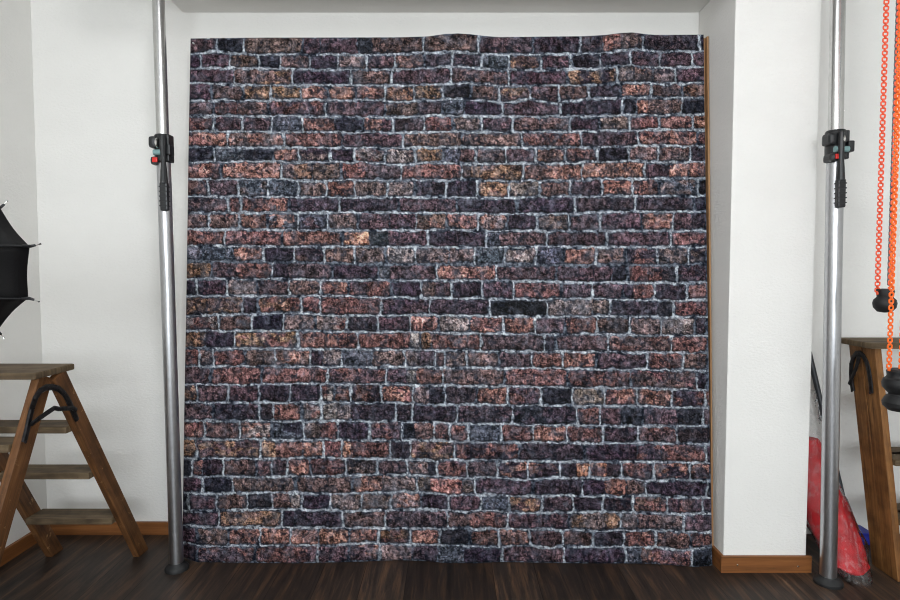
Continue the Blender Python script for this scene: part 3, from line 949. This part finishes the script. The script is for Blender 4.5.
umbrella()


# ------------------------------------------------------------------ control chains with weights
def link(mb, c, a, face, L, Wd, r):
    """one oval link centred c, long axis a, lying in the plane of a and face"""
    pts = []
    ra = (min(L, Wd) / 2 - r) * 0.5
    hl = L / 2 - r - ra
    hw = Wd / 2 - r - ra
    for i in range(12):
        t = 2 * PI * i / 12 + PI / 12
        off = face * (ra * math.cos(t) + (hw if math.cos(t) > 0 else -hw)) + a * (ra * math.sin(t))
        off += a * (hl if math.sin(t) > 0 else -hl)
        pts.append(c + off)
    mb.tube(pts, r, 5, closed=True)


def strand(mb, p_top, p_bot, ph=0.0, rot=0.0):
    a = (p_bot - p_top).normalized()
    n = int((p_bot - p_top).length / 0.0196)
    f0 = Vector((math.cos(rot), math.sin(rot), 0))
    f1 = a.cross(f0).normalized()
    for i in range(n + 1):
        c = p_bot - a * (0.0196 * (i + ph))
        link(mb, c, a, f0, 0.0166, 0.0186, 0.0025)
        link(mb, c + a * 0.0098, a, f1, 0.0124, 0.0098, 0.0023)


def chain(px_list, Y, m, label, weight, ph=0, rot=0.0):
    """px_list: (x at row 0, x at end row, end row)"""
    pts = []
    for x0, x1, y1 in px_list:
        b = at(x1, y1, Y)
        pts.append((Vector((at(x0, 0, Y).x * 0.35 + b.x * 0.65, Y, CZ - 0.03)), b))
    base = pts[0][1].copy(); base.z = pts[0][0].z
    root = empty('pull_chain', base, label, 'chain', 'control chains')
    for i, (t, b) in enumerate(pts):
        mb = MB()
        strand(mb, t, b, ph + 0.5 * i, rot)
        mb.build('chain_strand', m, root)
    hk = MB()
    hk.box((min(p[0].x for p in pts) - 0.012, Y - 0.012, CZ - 0.04), (max(p[0].x for p in pts) + 0.012, Y + 0.012, CZ), 0.002)
    hk.build('ceiling_hook', BLKPL, root)
    if weight:
        weight(root, pts)
    return root


CY = 1.92


def small_weight(root, pts):
    c = at(884.8, 302, CY); s = CY / FPX
    b = MB()
    b.lathe(c + Vector((0, 0, 0.0)), (0, 0, 1), [(0.004, -0.034), (0.020, -0.031), (0.031, -0.018), (0.0335, -0.004), (0.031, 0.007), (0.024, 0.014), (0.022, 0.018), (0.026, 0.034), (0.024, 0.041), (0.01, 0.043)], 28)
    b.build('weight', BLKRUB, root, 'round black weight')


def big_weight(root, pts):
    c = at(901.5, 391, CY - 0.12)
    b = MB()
    b.lathe(c, (0, 0, 1), [(0.006, -0.062), (0.034, -0.059), (0.047, -0.046), (0.049, -0.034), (0.042, -0.02), (0.034, -0.013), (0.033, -0.008), (0.040, -0.001), (0.049, 0.010), (0.051, 0.024), (0.047, 0.036), (0.040, 0.041), (0.038, 0.047), (0.040, 0.060), (0.036, 0.066), (0.01, 0.068)], 32)
    w = b.build('weight', BLKRUB, root, 'lobed black weight')
    lb = at(899.3, 383.5, 1.0)
    MB().box(c + Vector((-0.022, -0.0545, 0.012)), c + Vector((0.012, -0.046, 0.026)), 0.001).build('weight_sticker', WHITE, w, 'small pale sticker')
    q = pts[1][1]
    MB().lathe(q, (0, 0, 1), [(0.006, -0.02), (0.011, -0.012), (0.011, 0.004), (0.006, 0.01)], 14).build('connector', REDPL, root, 'red connector')


chain([(883.6, 877.4, 290), (896.6, 890.6, 292)], CY, ORRED, 'orange-red loop chain ending in the small round black weight', small_weight)
chain([(900.5, 889.0, 368), (912, 901, 372)], CY - 0.12, ORANGE, 'orange loop chain in front, reaching down to the large lobed black weight', big_weight, 0.3, 0.15)
chain([(894.2, 888.9, 282)], CY + 0.07, CHAINSHADE, 'thin dark grey strand drawn for the shaded edge of the orange chains', None, 0.2, 0.5)  # shaded side of an orange strand, put in as its own grey strand


# ------------------------------------------------------------------ red cloth in a clear bag, bar, blue box
def loft(secs, n=28, seed=3, amp=0.08):
    rr = random.Random(seed)
    bm = MB()
    ph = [rr.uniform(0, 6.28) for _ in range(6)]
    rings = []
    for i, (c, w, d) in enumerate(secs):
        ring = []
        for k in range(n):
            t = 2 * PI * k / n
            m = 1 + amp * (math.sin(3 * t + ph[0] + i * 0.9) * 0.5 + math.sin(5 * t + ph[1] - i * 1.3) * 0.35 + math.sin(2 * t + ph[2] + i * 0.5) * 0.4)
            ring.append(bm.bm.verts.new(c + Vector((math.cos(t) * w * m, math.sin(t) * d * m, 0))))
        rings.append(ring)
    for r0_, r1_ in zip(rings, rings[1:]):
        for k in range(n):
            f = bm.bm.faces.new([r0_[k], r0_[(k + 1) % n], r1_[(k + 1) % n], r1_[k]]); f.smooth = True
    bm.bm.faces.new(rings[0][::-1]); bm.bm.faces.new(rings[-1])
    return bm


def sec(px, py, hw, Y, d):
    return (at(px, py, Y), hw / FPX * (Y + 0.05), d)


def smooth_secs(raw, n=36):
    ks = np.linspace(0, len(raw) - 1, n)
    arr = np.array(raw, float)
    out = []
    for q in ks:
        i = min(int(q), len(raw) - 2); f = q - i
        p0, p1, p2, p3 = arr[max(i - 1, 0)], arr[i], arr[i + 1], arr[min(i + 2, len(raw) - 1)]
        z = 0.5 * ((2 * p1) + (p2 - p0) * f + (2 * p0 - 5 * p1 + 4 * p2 - p3) * f * f + (3 * p1 - p0 - 3 * p2 + p3) * f ** 3)
        z[2] = max(z[2], 1.0); z[4] = max(z[4], 0.005)
        out.append(sec(*z))
    return out


bag = empty('fabric_bag', (fl(850, 588).x, fl(850, 588).y + 0.05, 0), 'bright red fabric in a clear plastic bag leaning behind the right pole', 'bag')
red = smooth_secs([(855, 573, 8, 2.205, 0.02), (852, 567, 15, 2.225, 0.04), (845, 555, 20, 2.26, 0.05), (835, 530, 22.5, 2.31, 0.055), (822, 500, 22, 2.355, 0.055), (815, 480, 20.5, 2.385, 0.055), (809, 455, 17, 2.42, 0.05), (806, 438, 11, 2.44, 0.03)])
loft(red, 30, 5, 0.07).build('red_fabric', REDFAB, bag)
film = smooth_secs([(862, 598, 2.5, fl(862, 599).y + 0.012, 0.008), (860, 590, 6.5, 2.165, 0.025), (854.5, 575, 15, 2.205, 0.05), (845, 555, 22, 2.26, 0.058), (835, 530, 24, 2.31, 0.062), (822, 500, 24, 2.355, 0.062), (815, 480, 22.5, 2.385, 0.062), (809, 445, 18, 2.43, 0.055), (807, 415, 13, 2.47, 0.04), (806, 390, 9, 2.50, 0.02)])
loft(film, 34, 9, 0.09).build('plastic_film', FILM, bag, 'clear crinkled plastic film')

p0 = fl(858, 541); p1 = at(809, 352, WY - 0.014)
p0.y = 2.45; p0.x = at(855, 541, 2.45).x; p0.z = 0.0
d_ = (p1 - p0).normalized()
br = empty('metal_bar', p0, 'thin dark grey bar leaning on the wall behind the red bag', 'bar')
MB().tube([p0 + d_ * 0.012, p1], 0.011, 14).build('tube', DGREY, br)
MB().tube([p0 + Vector((0, 0, 0.001)) + d_ * 0.004, p0 + d_ * 0.035], 0.013, 14).build('end_cap', BLKRUB, br)

q0, q1 = at(856, 562, 2.50), at(871, 532, 2.50)
bx = empty('storage_box', ((q0.x + q1.x) / 2, 2.52, 0), 'small blue box on the floor between red bag and folded ladder', 'box')
x0, x1 = at(861, 545, 2.49).x, at(872, 545, 2.49).x
MB().box((x0, 2.49, 0), (x1, 2.57, q1.z - 0.012), 0.004).build('body', BLUE, bx)
MB().box((x0 - 0.004, 2.486, q1.z - 0.012), (x1 + 0.004, 2.574, q1.z), 0.003).build('lid', BLUE, bx)

# ------------------------------------------------------------------ light: daylight from the open window side behind the camera
w = bpy.data.worlds.new('daylight')
SC.world = w
w.use_nodes = True
bg = w.node_tree.nodes['Background']
bg.inputs['Color'].default_value = (0.86, 0.93, 1.0, 1)
bg.inputs['Strength'].default_value = 0.6


def area(name, loc, target, sx, sy, power, color):
    l = bpy.data.lights.new(name, 'AREA')
    l.shape = 'RECTANGLE'; l.size = sx; l.size_y = sy; l.energy = power; l.color = color
    o = bpy.data.objects.new(name, l)
    COL.objects.link(o)
    o.location = loc
    o.rotation_euler = (Vector(target) - Vector(loc)).to_track_quat('-Z', 'Y').to_euler()
    return o


tag(wf.build('window_1', simple('white_frame', (225, 225, 222), rough=0.4)), kind='structure')
area('window_daylight', ((WX0 + WX1) / 2, Y0 - 0.2, 1.65), ((WX0 + WX1) / 2, 2.0, 1.6), 3.0, 1.3, 140, (0.9, 0.96, 1.0))
pl_ = bpy.data.lights.new('upper_fill', 'POINT')  # added unseen point light, brightens the walls towards the top
pl_.energy = 43; pl_.shadow_soft_size = 0.16; pl_.color = (0.97, 0.985, 1.0)
po_ = bpy.data.objects.new('upper_fill', pl_)
COL.objects.link(po_)
po_.location = (0.0, 0.42, 2.50)

SC.cycles.filter_width = 1.05
SC.view_settings.view_transform = 'Standard'
SC.view_settings.look = 'None'
SC.view_settings.gamma = 1.0
SC.view_settings.exposure = 0.18
SC.view_settings.use_curve_mapping = False
